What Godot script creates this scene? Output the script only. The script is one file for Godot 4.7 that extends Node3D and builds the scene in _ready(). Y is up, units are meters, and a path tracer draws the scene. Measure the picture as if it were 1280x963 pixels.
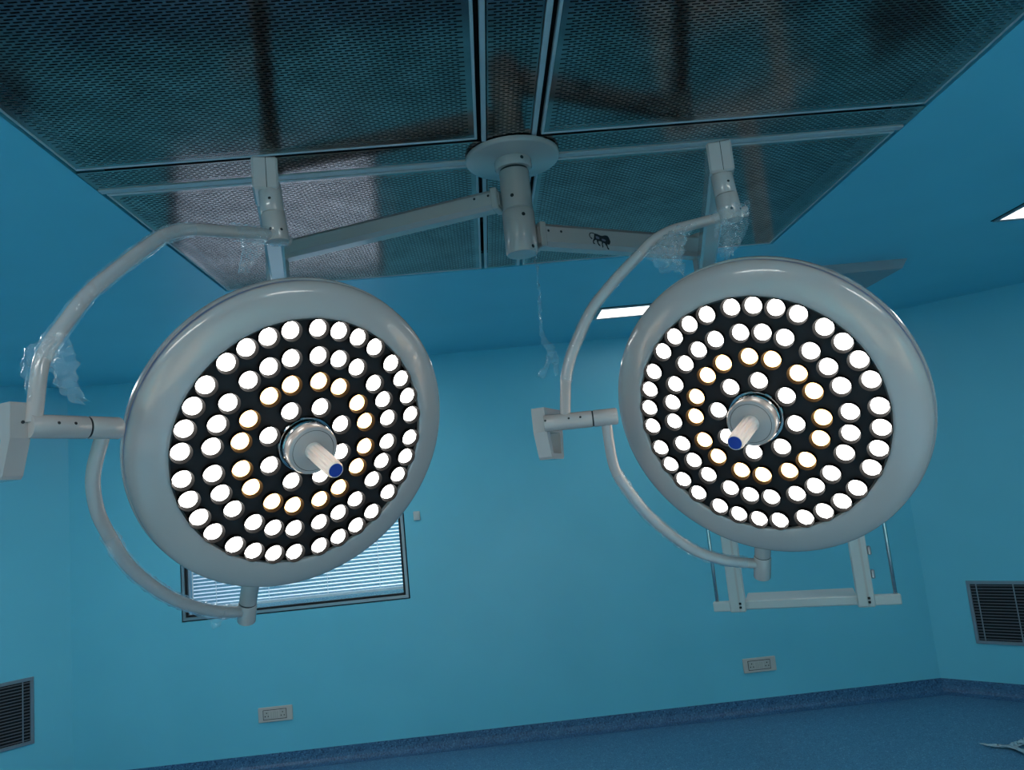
extends Node3D

const HC := 2.945          # ceiling height
const ZB := -5.917         # wall with the window

# ---------------------------------------------------------------- mesh building
class MB:
	var v := PackedVector3Array()
	var n := PackedVector3Array()
	var t := PackedVector2Array()
	func tri(a: Vector3, b: Vector3, c: Vector3, na: Vector3, nb: Vector3, nc: Vector3, ua := Vector2.ZERO, ub := Vector2.ZERO, uc := Vector2.ZERO) -> void:
		var g := (b - a).cross(c - a)
		if g.dot(na + nb + nc) > 0.0:
			v.append(a); v.append(c); v.append(b)
			n.append(na); n.append(nc); n.append(nb)
			t.append(ua); t.append(uc); t.append(ub)
		else:
			v.append(a); v.append(b); v.append(c)
			n.append(na); n.append(nb); n.append(nc)
			t.append(ua); t.append(ub); t.append(uc)
	func quad(a: Vector3, b: Vector3, c: Vector3, d: Vector3, nn: Vector3) -> void:
		tri(a, b, c, nn, nn, nn, Vector2(0, 0), Vector2(1, 0), Vector2(1, 1))
		tri(a, c, d, nn, nn, nn, Vector2(0, 0), Vector2(1, 1), Vector2(0, 1))
	func flat(a: Vector3, b: Vector3, c: Vector3, out: Vector3) -> void:
		var g := (b - a).cross(c - a).normalized()
		if g.dot(out) < 0.0:
			g = -g
		tri(a, b, c, g, g, g)
	func flat4(a: Vector3, b: Vector3, c: Vector3, d: Vector3, out: Vector3) -> void:
		flat(a, b, c, out)
		flat(a, c, d, out)
	# box with bevelled edges; bs = orientation, s = full size
	func box(c: Vector3, s: Vector3, bevel := 0.0, bs := Basis.IDENTITY) -> void:
		var h := s * 0.5
		var b := minf(bevel, minf(h.x, minf(h.y, h.z)) * 0.95)
		var ax := [Vector3.RIGHT, Vector3.UP, Vector3.BACK]
		for i in 3:
			var j := (i + 1) % 3
			var k := (i + 2) % 3
			for sg in [-1.0, 1.0]:
				var f: Vector3 = ax[i] * sg * h[i]
				var p := []
				for q in [[-1, -1], [1, -1], [1, 1], [-1, 1]]:
					p.append(c + bs * (f + ax[j] * q[0] * (h[j] - b) + ax[k] * q[1] * (h[k] - b)))
				quad(p[0], p[1], p[2], p[3], bs * (ax[i] * sg))
			if b > 0.0:
				for sj in [-1.0, 1.0]:
					for sk in [-1.0, 1.0]:
						var e0: Vector3 = ax[j] * sj * h[j] + ax[k] * sk * (h[k] - b)
						var e1: Vector3 = ax[j] * sj * (h[j] - b) + ax[k] * sk * h[k]
						var li: Vector3 = ax[i] * (h[i] - b)
						quad(c + bs * (e0 - li), c + bs * (e0 + li), c + bs * (e1 + li), c + bs * (e1 - li), bs * (ax[j] * sj + ax[k] * sk).normalized())
		if b > 0.0:
			for sx in [-1.0, 1.0]:
				for sy in [-1.0, 1.0]:
					for sz in [-1.0, 1.0]:
						var m := Vector3(sx, sy, sz)
						var q := Vector3(sx * (h.x - b), sy * (h.y - b), sz * (h.z - b))
						flat(c + bs * (q + Vector3(sx * b, 0, 0)), c + bs * (q + Vector3(0, sy * b, 0)), c + bs * (q + Vector3(0, 0, sz * b)), bs * m)
	# profile of (radius, height) turned about +Z of bs
	func lathe(pr: Array, seg: int, o := Vector3.ZERO, bs := Basis.IDENTITY, crease := 35.0) -> void:
		var m := pr.size()
		var en := []
		for i in m - 1:
			var d: Vector2 = (pr[i + 1] - pr[i]).normalized()
			en.append(Vector2(d.y, -d.x))
		var lim := cos(deg_to_rad(crease))
		for i in m - 1:
			var n0: Vector2 = en[i]
			var n1: Vector2 = en[i]
			if i > 0 and en[i].dot(en[i - 1]) > lim:
				n0 = (en[i] + en[i - 1]).normalized()
			if i < m - 2 and en[i].dot(en[i + 1]) > lim:
				n1 = (en[i] + en[i + 1]).normalized()
			for s in seg:
				var a := TAU * s / seg
				var b := TAU * (s + 1) / seg
				var ca := Vector3(cos(a), sin(a), 0)
				var cb := Vector3(cos(b), sin(b), 0)
				var p0: Vector2 = pr[i]
				var p1: Vector2 = pr[i + 1]
				var A := o + bs * (ca * p0.x + Vector3(0, 0, p0.y))
				var B := o + bs * (cb * p0.x + Vector3(0, 0, p0.y))
				var Cc := o + bs * (cb * p1.x + Vector3(0, 0, p1.y))
				var D := o + bs * (ca * p1.x + Vector3(0, 0, p1.y))
				var nA := bs * (ca * n0.x + Vector3(0, 0, n0.y))
				var nB := bs * (cb * n0.x + Vector3(0, 0, n0.y))
				var nC := bs * (cb * n1.x + Vector3(0, 0, n1.y))
				var nD := bs * (ca * n1.x + Vector3(0, 0, n1.y))
				if p0.x > 1e-6:
					tri(A, B, Cc, nA, nB, nC)
				if p1.x > 1e-6:
					tri(A, Cc, D, nA, nC, nD)
	# tube along a smooth path
	func tube(path: Array, rad: float, seg := 20, sub := 5, cap := true, wob := 0.0, seedn := 0) -> void:
		var p := MB.smooth(path, sub)
		var nz := FastNoiseLite.new()
		nz.seed = seedn
		nz.frequency = 55.0
		var rings := []
		var norms := []
		var up := Vector3.UP
		for i in p.size():
			var tg: Vector3 = (p[mini(i + 1, p.size() - 1)] - p[maxi(i - 1, 0)]).normalized()
			if i == 0 and absf(tg.dot(up)) > 0.9:
				up = Vector3.RIGHT
			var sd := tg.cross(up).normalized()
			up = sd.cross(tg).normalized()
			var ring := []
			var nr := []
			for s in seg:
				var a := TAU * s / seg
				var d := sd * cos(a) + up * sin(a)
				var r := rad
				if wob > 0.0:
					var q: Vector3 = p[i] + d * rad
					r += wob * (0.35 + nz.get_noise_3dv(q))
				ring.append(p[i] + d * r)
				nr.append(d)
			rings.append(ring)
			norms.append(nr)
		if wob > 0.0:
			for i in rings.size():
				for s in seg:
					var du: Vector3 = rings[i][(s + 1) % seg] - rings[i][(s + seg - 1) % seg]
					var dv: Vector3 = rings[mini(i + 1, rings.size() - 1)][s] - rings[maxi(i - 1, 0)][s]
					var g := du.cross(dv).normalized()
					norms[i][s] = g if g.dot(norms[i][s]) > 0.0 else -g
		for i in rings.size() - 1:
			for s in seg:
				var e := (s + 1) % seg
				tri(rings[i][s], rings[i][e], rings[i + 1][e], norms[i][s], norms[i][e], norms[i + 1][e])
				tri(rings[i][s], rings[i + 1][e], rings[i + 1][s], norms[i][s], norms[i + 1][e], norms[i + 1][s])
		if cap:
			for e in [0, rings.size() - 1]:
				var o: Vector3 = p[e] - p[1 if e == 0 else e - 1]
				for s in seg:
					flat(p[e], rings[e][s], rings[e][(s + 1) % seg], o)
	static func smooth(path: Array, sub: int) -> Array:
		if path.size() < 3 or sub < 2:
			return path
		var out := []
		for i in path.size() - 1:
			var a: Vector3 = path[maxi(i - 1, 0)]
			var b: Vector3 = path[i]
			var c: Vector3 = path[i + 1]
			var d: Vector3 = path[mini(i + 2, path.size() - 1)]
			for k in sub:
				out.append(b.cubic_interpolate(c, a, d, float(k) / sub))
		out.append(path[-1])
		return out
	# flat outline (in the xy plane of tr) with a thickness along its z
	func prism(poly: PackedVector2Array, th: float, tr: Transform3D) -> void:
		var ix := Geometry2D.triangulate_polygon(poly)
		var zf := tr.basis.z
		for i in range(0, ix.size(), 3):
			var a := poly[ix[i]]
			var b := poly[ix[i + 1]]
			var c := poly[ix[i + 2]]
			tri(tr * Vector3(a.x, a.y, th), tr * Vector3(b.x, b.y, th), tr * Vector3(c.x, c.y, th), zf, zf, zf)
			tri(tr * Vector3(a.x, a.y, 0), tr * Vector3(b.x, b.y, 0), tr * Vector3(c.x, c.y, 0), -zf, -zf, -zf)
		var ccw := not Geometry2D.is_polygon_clockwise(poly)
		for i in poly.size():
			var a := poly[i]
			var b := poly[(i + 1) % poly.size()]
			var e := (b - a).normalized()
			var o := Vector2(e.y, -e.x)
			if not ccw:
				o = -o
			quad(tr * Vector3(a.x, a.y, 0), tr * Vector3(b.x, b.y, 0), tr * Vector3(b.x, b.y, th), tr * Vector3(a.x, a.y, th), tr.basis * Vector3(o.x, o.y, 0))
	# crumpled sheet between two edge lines
	func sheet(a: Array, b: Array, nu: int, nv: int, amp: float, seedn: int, freq := 45.0) -> void:
		var nz := FastNoiseLite.new()
		nz.seed = seedn
		nz.frequency = freq
		nz.fractal_octaves = 3
		var A := MB.smooth(a, nv)
		var B := MB.smooth(b, nv)
		var g := []
		for i in A.size():
			var row := []
			for j in nu + 1:
				var f := float(j) / nu
				var q: Vector3 = A[i].lerp(B[i], f)
				var w := Vector3(nz.get_noise_3dv(q), nz.get_noise_3dv(q + Vector3(9, 3, 1)), 1.7 * nz.get_noise_3dv(q + Vector3(2, 7, 5)))
				var edge := 0.7 if (j == 0 or j == nu) else 1.0
				row.append(q + w * amp * edge + Vector3(0, 0, sin(f * PI) * amp * 1.2))
			g.append(row)
		var nn := []
		for i in g.size():
			var row := []
			for j in nu + 1:
				var du: Vector3 = g[i][mini(j + 1, nu)] - g[i][maxi(j - 1, 0)]
				var dv: Vector3 = g[mini(i + 1, g.size() - 1)][j] - g[maxi(i - 1, 0)][j]
				var q := du.cross(dv).normalized()
				row.append(q if q.z > 0 else -q)
			nn.append(row)
		for i in g.size() - 1:
			for j in nu:
				tri(g[i][j], g[i][j + 1], g[i + 1][j + 1], nn[i][j], nn[i][j + 1], nn[i + 1][j + 1])
				tri(g[i][j], g[i + 1][j + 1], g[i + 1][j], nn[i][j], nn[i + 1][j + 1], nn[i + 1][j])
	func mesh() -> ArrayMesh:
		var arr := []
		arr.resize(Mesh.ARRAY_MAX)
		arr[Mesh.ARRAY_VERTEX] = v
		arr[Mesh.ARRAY_NORMAL] = n
		arr[Mesh.ARRAY_TEX_UV] = t
		var m := ArrayMesh.new()
		m.add_surface_from_arrays(Mesh.PRIMITIVE_TRIANGLES, arr)
		return m

var used := {}

func numbered(s: String) -> String:
	if not used.has(s):
		used[s] = 0
		return s
	used[s] += 1
	return "%s_%03d" % [s, used[s]]

func tag(o: Node, label: String, category := "", group := "", kind := "") -> void:
	if label != "": o.set_meta("label", label)
	if category != "": o.set_meta("category", category)
	if group != "": o.set_meta("group", group)
	if kind != "": o.set_meta("kind", kind)

func thing(called: String, label: String, category: String, at := Transform3D.IDENTITY, group := "") -> Node3D:
	var o := Node3D.new()
	o.name = numbered(called)
	add_child(o)
	o.transform = at
	tag(o, label, category, group, "thing")
	return o

func put(called: String, m: Mesh, mat: Material, parent: Node, at := Transform3D.IDENTITY) -> MeshInstance3D:
	var o := MeshInstance3D.new()
	o.name = numbered(called) if parent == self else called
	o.mesh = m
	o.material_override = mat
	o.transform = at
	parent.add_child(o, true)
	return o

func boxm(s: Vector3, bevel := 0.0) -> ArrayMesh:
	var b := MB.new()
	b.box(Vector3.ZERO, s, bevel)
	return b.mesh()

func at(p: Vector3, bs := Basis.IDENTITY) -> Transform3D:
	return Transform3D(bs, p)

# basis whose +Z is d
func along(d: Vector3, hint := Vector3.UP) -> Basis:
	var z := d.normalized()
	var h := hint
	if absf(z.dot(h)) > 0.98:
		h = Vector3.RIGHT
	var x := h.cross(z).normalized()
	return Basis(x, z.cross(x), z)

func mat(c: Color, rough := 0.5, metal := 0.0, spec := 0.5) -> StandardMaterial3D:
	var m := StandardMaterial3D.new()
	m.albedo_color = c
	m.roughness = rough
	m.metallic = metal
	m.metallic_specular = spec
	return m

func pts(a: Array) -> Array:
	var o := []
	for q in a:
		o.append(Vector3(q[0], q[1], q[2]))
	return o

var M := {}

func noise_tex(freq: float, lo: Color, hi: Color, seedn: int, size := 512, oct := 4) -> NoiseTexture2D:
	var f := FastNoiseLite.new()
	f.seed = seedn
	f.frequency = freq
	f.fractal_octaves = oct
	var t := NoiseTexture2D.new()
	t.width = size
	t.height = size
	t.seamless = true
	t.noise = f
	var g := Gradient.new()
	g.set_color(0, lo)
	g.set_color(1, hi)
	t.color_ramp = g
	return t

func materials() -> void:
	var w := mat(Color.WHITE, 0.36)
	w.albedo_texture = noise_tex(0.006, Color(0.44, 0.79, 0.87), Color(0.46, 0.81, 0.89), 3)
	w.uv1_triplanar = true
	w.uv1_world_triplanar = true
	w.uv1_scale = Vector3(0.35, 0.35, 0.35)
	M.wall = w
	# speckled blue vinyl
	var im := Image.create(512, 512, false, Image.FORMAT_RGB8)
	var r := RandomNumberGenerator.new()
	r.seed = 11
	for y in 512:
		for x in 512:
			var k := r.randf()
			var c := Color(0.32, 0.53, 0.66)
			if k < 0.22: c = Color(0.20, 0.38, 0.52)
			elif k > 0.80: c = Color(0.46, 0.66, 0.78)
			im.set_pixel(x, y, c)
	for k in 5200:
		var c: Color = [Color(0.19, 0.36, 0.50), Color(0.50, 0.70, 0.81), Color(0.27, 0.47, 0.61)][k % 3]
		im.fill_rect(Rect2i(r.randi() % 508, r.randi() % 508, 2 + r.randi() % 3, 1 + r.randi() % 3), c)
	var fl := mat(Color.WHITE, 0.38)
	fl.albedo_texture = ImageTexture.create_from_image(im)
	fl.uv1_triplanar = true
	fl.uv1_world_triplanar = true
	fl.uv1_scale = Vector3(0.9, 0.9, 0.9)
	M.floor = fl
	var im2 := Image.create(256, 256, false, Image.FORMAT_RGB8)
	for y in 256:
		for x in 256:
			im2.set_pixel(x, y, Color(0.25, 0.42, 0.56))
	for k in 5200:
		var c: Color = [Color(0.13, 0.25, 0.38), Color(0.36, 0.54, 0.68), Color(0.17, 0.31, 0.46), Color(0.22, 0.40, 0.55)][k % 4]
		im2.fill_rect(Rect2i(r.randi() % 254, r.randi() % 254, 2 + r.randi() % 2, 2 + r.randi() % 2), c)
	var sk := mat(Color.WHITE, 0.45)
	sk.albedo_texture = ImageTexture.create_from_image(im2)
	sk.uv1_triplanar = true
	sk.uv1_world_triplanar = true
	sk.uv1_scale = Vector3(1.3, 1.3, 1.3)
	M.skirting = sk
	M.paint = mat(Color(0.70, 0.65, 0.63), 0.22)              # lamp enamel
	M.paint.clearcoat_enabled = true
	M.paint.clearcoat = 0.6
	M.paint.clearcoat_roughness = 0.05
	M.seam = mat(Color(0.33, 0.38, 0.52), 0.3)
	M.black = mat(Color(0.20, 0.17, 0.17), 0.42, 0.0, 0.3)
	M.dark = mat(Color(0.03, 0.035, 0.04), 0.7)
	M.rubber = mat(Color(0.02, 0.02, 0.025), 0.6)
	var st := mat(Color(0.70, 0.64, 0.62), 0.13, 1.0)
	st.albedo_texture = noise_tex(0.012, Color(0.80, 0.80, 0.80), Color(1, 1, 1), 21)
	st.uv1_triplanar = true
	st.uv1_world_triplanar = true
	st.uv1_scale = Vector3(0.8, 0.8, 0.8)
	M.steel = st
	M.lip = mat(Color(0.78, 0.77, 0.77), 0.45, 0.35)
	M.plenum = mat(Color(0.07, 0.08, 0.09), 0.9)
	M.alu = mat(Color(0.62, 0.63, 0.65), 0.35, 0.7)
	M.chrome = mat(Color(0.72, 0.72, 0.72), 0.12, 1.0)
	M.white_plastic = mat(Color(0.82, 0.82, 0.80), 0.4)
	M.plate = mat(Color(0.80, 0.76, 0.73), 0.45)
	M.canopy = mat(Color(0.60, 0.61, 0.63), 0.5)
	M.handle = mat(Color(0.93, 0.87, 0.84), 0.35)
	M.handle.subsurf_scatter_enabled = true
	M.handle.subsurf_scatter_strength = 0.1
	M.cap = mat(Color(0.10, 0.22, 0.58), 0.5)
	M.cup = mat(Color(0.085, 0.08, 0.08), 0.5, 0.0, 0.12)
	M.ink = mat(Color(0.03, 0.04, 0.06), 0.5)
	M.door = mat(Color(0.90, 0.88, 0.84), 0.4)
	M.slat = mat(Color(0.90, 0.91, 0.92), 0.45)
	M.ground = mat(Color(0.55, 0.60, 0.62), 0.9)
	var g := mat(Color(0.9, 0.97, 1.0, 0.08), 0.02)
	g.transparency = BaseMaterial3D.TRANSPARENCY_ALPHA
	M.glass = g
	var f := mat(Color(0.90, 0.93, 0.95, 0.13), 0.12)
	f.transparency = BaseMaterial3D.TRANSPARENCY_ALPHA
	f.metallic_specular = 0.7
	f.cull_mode = BaseMaterial3D.CULL_DISABLED
	M.film = f
	M.led_cool = mat(Color(0.9, 0.9, 0.9), 0.3)
	M.led_cool.emission_enabled = true
	M.led_cool.emission = Color(1.0, 0.985, 0.96)
	M.led_cool.emission_energy_multiplier = 6.0
	M.led_warm = mat(Color(0.9, 0.85, 0.75), 0.3)
	M.led_warm.emission_enabled = true
	M.led_warm.emission = Color(1.0, 0.77, 0.50)
	M.led_warm.emission_energy_multiplier = 8.0
	M.tube_light = mat(Color(0.95, 0.95, 0.95), 0.5)
	M.tube_light.emission_enabled = true
	M.tube_light.emission = Color(1.0, 0.99, 0.97)
	M.tube_light.emission_energy_multiplier = 2.2

# ---------------------------------------------------------------- setting
func wall(called: String, p0: Vector2, p1: Vector2, out: Vector2, holes := []) -> MeshInstance3D:
	# p0, p1 in the xz plane; holes = [u0, u1, y0, y1]
	var b := MB.new()
	var d := (p1 - p0).normalized()
	var L := p0.distance_to(p1)
	var bs := Basis(Vector3(d.x, 0, d.y), Vector3.UP, Vector3(d.x, 0, d.y).cross(Vector3.UP))
	var th := 0.16
	var rects := []
	var e := 0.12
	if holes.is_empty():
		rects.append([-e, L + e, -0.1, HC + 0.1])
	else:
		var h: Array = holes[0]
		rects.append([-e, h[0], -0.1, HC + 0.1])
		rects.append([h[1], L + e, -0.1, HC + 0.1])
		rects.append([h[0], h[1], -0.1, h[2]])
		rects.append([h[0], h[1], h[3], HC + 0.1])
	for r in rects:
		var u: float = 0.5 * (r[0] + r[1])
		var c: Vector2 = p0 + d * u + out * th * 0.5
		b.box(Vector3(c.x, 0.5 * (r[2] + r[3]), c.y), Vector3(r[1] - r[0], r[3] - r[2], th), 0.0, bs)
	var o := put(called, b.mesh(), M.wall, self)
	tag(o, "", "", "", "structure")
	return o

func baseboard(called: String, p0: Vector2, p1: Vector2, inn: Vector2) -> void:
	var pr := [Vector2(0.0, 0.108), Vector2(0.004, 0.108), Vector2(0.005, 0.06), Vector2(0.010, 0.036), Vector2(0.020, 0.018), Vector2(0.036, 0.008), Vector2(0.06, 0.002), Vector2(0.06, 0.0)]
	var b := MB.new()
	for i in pr.size() - 1:
		var a: Vector2 = pr[i]
		var c: Vector2 = pr[i + 1]
		var e := (c - a).normalized()
		var nn := Vector2(-e.y, e.x)
		if nn.x + nn.y < 0: nn = -nn
		var n3 := Vector3(inn.x * nn.x, nn.y, inn.y * nn.x).normalized()
		var q0 := p0 + inn * a.x
		var q1 := p1 + inn * a.x
		var q2 := p1 + inn * c.x
		var q3 := p0 + inn * c.x
		b.quad(Vector3(q0.x, a.y, q0.y), Vector3(q1.x, a.y, q1.y), Vector3(q2.x, c.y, q2.y), Vector3(q3.x, c.y, q3.y), n3)
	tag(put(called, b.mesh(), M.skirting, self), "", "", "", "structure")

const XL := -4.05
const XR := 4.15
const ZF := 2.2
const CL := Vector2(-3.17, -5.917)
const CR := Vector2(3.27, -5.917)
const SL := Vector2(-4.05, -5.037)
const SR := Vector2(4.15, -5.037)
const WX0 := -2.362
const WX1 := -0.664
const WY0 := 1.098
const WY1 := 2.26

func setting() -> void:
	var s := sqrt(0.5)
	var b := MB.new()
	b.box(Vector3(0.05, -0.06, -1.45), Vector3(8.7, 0.12, 9.3))
	tag(put("floor", b.mesh(), M.floor, self), "", "", "", "structure")
	# ceiling with the opening of the air diffuser
	b = MB.new()
	var hx0 := -1.222
	var hx1 := 1.582
	var hz0 := -3.757
	var hz1 := -1.185
	var y := HC + 0.05
	b.box(Vector3((-4.3 + hx0) / 2, y, -1.45), Vector3(hx0 + 4.3, 0.1, 9.3))
	b.box(Vector3((4.4 + hx1) / 2, y, -1.45), Vector3(4.4 - hx1, 0.1, 9.3))
	b.box(Vector3((hx0 + hx1) / 2, y, (-6.1 + hz0) / 2), Vector3(hx1 - hx0, 0.1, hz0 + 6.1))
	b.box(Vector3((hx0 + hx1) / 2, y, (3.2 + hz1) / 2), Vector3(hx1 - hx0, 0.1, 3.2 - hz1))
	var ce := put("ceiling", b.mesh(), M.wall, self)
	tag(ce, "", "", "", "structure")
	b = MB.new()
	var cx := (hx0 + hx1) / 2
	var cz := (hz0 + hz1) / 2
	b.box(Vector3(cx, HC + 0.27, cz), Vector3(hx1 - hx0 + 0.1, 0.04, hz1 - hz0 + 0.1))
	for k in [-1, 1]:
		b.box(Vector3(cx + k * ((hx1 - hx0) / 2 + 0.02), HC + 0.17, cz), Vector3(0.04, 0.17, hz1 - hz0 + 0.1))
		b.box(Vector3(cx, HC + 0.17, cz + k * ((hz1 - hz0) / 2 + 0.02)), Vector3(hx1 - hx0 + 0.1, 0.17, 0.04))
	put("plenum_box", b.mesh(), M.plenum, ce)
	wall("wall_back", CL, CR, Vector2(0, -1), [[WX0 - CL.x, WX1 - CL.x, WY0, WY1]])
	wall("wall_back_left", SL, CL, Vector2(-s, -s))
	wall("wall_back_right", CR, SR, Vector2(s, -s))
	wall("wall_left", Vector2(XL, ZF), SL, Vector2(-1, 0))
	wall("wall_right", SR, Vector2(XR, ZF), Vector2(1, 0))
	wall("wall_rear", Vector2(XR, ZF), Vector2(XL, ZF), Vector2(0, 1))
	# double sliding door behind the viewer
	var dr := Node3D.new()
	dr.name = "door_1"
	add_child(dr)
	tag(dr, "", "", "", "structure")
	for k in [-1, 1]:
		put("door_leaf", boxm(Vector3(1.24, 2.30, 0.04), 0.004), M.door, dr, at(Vector3(0.1 + k * 0.625, 1.155, ZF - 0.021)))
		put("grip", boxm(Vector3(0.03, 0.40, 0.03), 0.006), M.chrome, dr, at(Vector3(0.1 + k * 0.09, 1.10, ZF - 0.056)))
		put("jamb", boxm(Vector3(0.06, 2.36, 0.06), 0.004), M.alu, dr, at(Vector3(0.1 + k * 1.28, 1.18, ZF - 0.031)))
	put("lintel", boxm(Vector3(2.62, 0.08, 0.07), 0.004), M.alu, dr, at(Vector3(0.1, 2.40, ZF - 0.036)))
	baseboard("baseboard_back", CL, CR, Vector2(0, 1))
	baseboard("baseboard_back_left", SL, CL, Vector2(s, s))
	baseboard("baseboard_back_right", CR, SR, Vector2(-s, s))
	baseboard("baseboard_left", Vector2(XL, ZF), SL, Vector2(1, 0))
	baseboard("baseboard_right", SR, Vector2(XR, ZF), Vector2(-1, 0))

func ring_frame(b: MB, x0: float, x1: float, y0: float, y1: float, w: float, zf: float, th: float) -> void:
	var zc := zf - th / 2
	b.box(Vector3((x0 + x1) / 2, y0 + w / 2, zc), Vector3(x1 - x0, w, th), 0.0015)
	b.box(Vector3((x0 + x1) / 2, y1 - w / 2, zc), Vector3(x1 - x0, w, th), 0.0015)
	b.box(Vector3(x0 + w / 2, (y0 + y1) / 2, zc), Vector3(w, y1 - y0 - 2 * w, th), 0.0015)
	b.box(Vector3(x1 - w / 2, (y0 + y1) / 2, zc), Vector3(w, y1 - y0 - 2 * w, th), 0.0015)

func window() -> void:
	var w := Node3D.new()
	w.name = "window_1"
	add_child(w)
	tag(w, "", "", "", "structure")
	var x0 := WX0 + 0.001
	var x1 := WX1 - 0.001
	var y0 := WY0 + 0.001
	var y1 := WY1 - 0.001
	var b := MB.new()
	ring_frame(b, x0, x1, y0, y1, 0.008, ZB - 0.004, 0.12)
	put("seal", b.mesh(), M.rubber, w)
	b = MB.new()
	ring_frame(b, x0 + 0.008, x1 - 0.008, y0 + 0.008, y1 - 0.008, 0.022, ZB + 0.004, 0.12)
	put("frame", b.mesh(), M.alu, w)
	b = MB.new()
	ring_frame(b, x0 + 0.030, x1 - 0.030, y0 + 0.030, y1 - 0.030, 0.016, ZB - 0.002, 0.03)
	put("gasket", b.mesh(), M.rubber, w)
	for z in [ZB - 0.016, ZB - 0.115]:
		put("pane", boxm(Vector3(x1 - x0 - 0.07, y1 - y0 - 0.07, 0.004)), M.glass, w, at(Vector3((x0 + x1) / 2, (y0 + y1) / 2, z)))
	# blind between the panes
	var bl := thing("venetian_blind", "white venetian blind with horizontal slats inside the window behind the lamp", "blind", at(Vector3(0, 0, ZB - 0.060)))
	var bx0 := -2.298
	var bx1 := -0.716
	var sl := MB.new()
	var nseg := 4
	var wd := 0.0235
	for k in nseg:
		var a0 := -wd / 2 + wd * k / nseg
		var a1 := -wd / 2 + wd * (k + 1) / nseg
		var h0 := -0.0016 * pow(a0 / wd * 2, 2)
		var h1 := -0.0016 * pow(a1 / wd * 2, 2)
		for sd in [[0.0, 1.0], [-0.0005, -1.0]]:
			sl.flat4(Vector3(bx0, h0 + sd[0], a0), Vector3(bx1, h0 + sd[0], a0), Vector3(bx1, h1 + sd[0], a1), Vector3(bx0, h1 + sd[0], a1), Vector3(0, sd[1], 0))
	var slm := sl.mesh()
	var yy := y0 + 0.112
	while yy < y1 - 0.08:
		put("slat", slm, M.slat, bl, Transform3D(Basis(Vector3.RIGHT, deg_to_rad(14)), Vector3(0, yy, 0)))
		yy += 0.0268
	put("bottom_rail", boxm(Vector3(bx1 - bx0, 0.022, 0.024), 0.004), M.slat, bl, at(Vector3((bx0 + bx1) / 2, y0 + 0.082, 0)))
	put("head_rail", boxm(Vector3(bx1 - bx0, 0.03, 0.028), 0.003), M.slat, bl, at(Vector3((bx0 + bx1) / 2, y1 - 0.066, 0)))
	for x in [-2.290, -2.117, -1.725, -1.283, -0.889]:
		put("cord", boxm(Vector3(0.0045 if x > -2.2 else 0.007, y1 - y0 - 0.17, 0.003)), M.slat, bl, at(Vector3(x, (y0 + y1) / 2, 0.0145)))
	# what lies outside: a pale sill and open ground
	b = MB.new()
	b.box(Vector3(-1.5, WY0 - 0.03, ZB - 0.26), Vector3(2.1, 0.06, 0.2), 0.005)
	tag(put("trim_1", b.mesh(), M.ground, self), "", "", "", "structure")

# ---------------------------------------------------------------- ceiling diffuser
func perforated(x0: float, x1: float, z0: float, z1: float, y: float) -> ArrayMesh:
	var px := 0.028
	var gap := 0.0078
	var pz := 0.011
	var sz := 0.0048
	var mg := 0.014 if (z1 - z0) > 0.3 else 0.006
	var th := 0.0015
	var rows := int((z1 - z0 - 2 * mg + pz - sz) / pz)
	var start := (z0 + z1) / 2 - ((rows - 1) * pz + sz) / 2
	var mx := 0.016 if (x1 - x0) > 0.3 else 0.004
	var v := PackedVector3Array()
	var n := PackedVector3Array()
	var dn := Vector3.DOWN
	var rects := []
	var zc := z0
	for r in rows:
		var s0 := start + r * pz
		rects.append([x0, x1, zc, s0])
		var off := 0.0 if r % 2 == 0 else px / 2
		var left := x0
		var xs := x0 + mx + off
		while xs + px - gap <= x1 - mx + 0.001:
			rects.append([left, xs, s0, s0 + sz])
			left = xs + px - gap
			xs += px
		rects.append([left, x1, s0, s0 + sz])
		zc = s0 + sz
	rects.append([x0, x1, zc, z1])
	for q in rects:
		var a := Vector3(q[0], y, q[2])
		var b := Vector3(q[1], y, q[2])
		var c := Vector3(q[1], y, q[3])
		var d := Vector3(q[0], y, q[3])
		for p in [a, c, b, a, d, c]: v.append(p)
		for k in 6: n.append(dn)
		var u := Vector3(0, th, 0)
		# edges of the sheet metal
		for e in [[a, b, Vector3.FORWARD], [d, c, Vector3.BACK], [a, d, Vector3.LEFT], [b, c, Vector3.RIGHT]]:
			var g: Vector3 = (e[1] - e[0]).cross(u)
			if g.dot(e[2]) < 0:
				for p in [e[0], e[1], e[1] + u, e[0], e[1] + u, e[0] + u]: v.append(p)
			else:
				for p in [e[0], e[1] + u, e[1], e[0], e[0] + u, e[1] + u]: v.append(p)
			for k in 6: n.append(e[2])
	var arr := []
	arr.resize(Mesh.ARRAY_MAX)
	arr[Mesh.ARRAY_VERTEX] = v
	arr[Mesh.ARRAY_NORMAL] = n
	var m := ArrayMesh.new()
	m.add_surface_from_arrays(Mesh.PRIMITIVE_TRIANGLES, arr)
	return m

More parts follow.
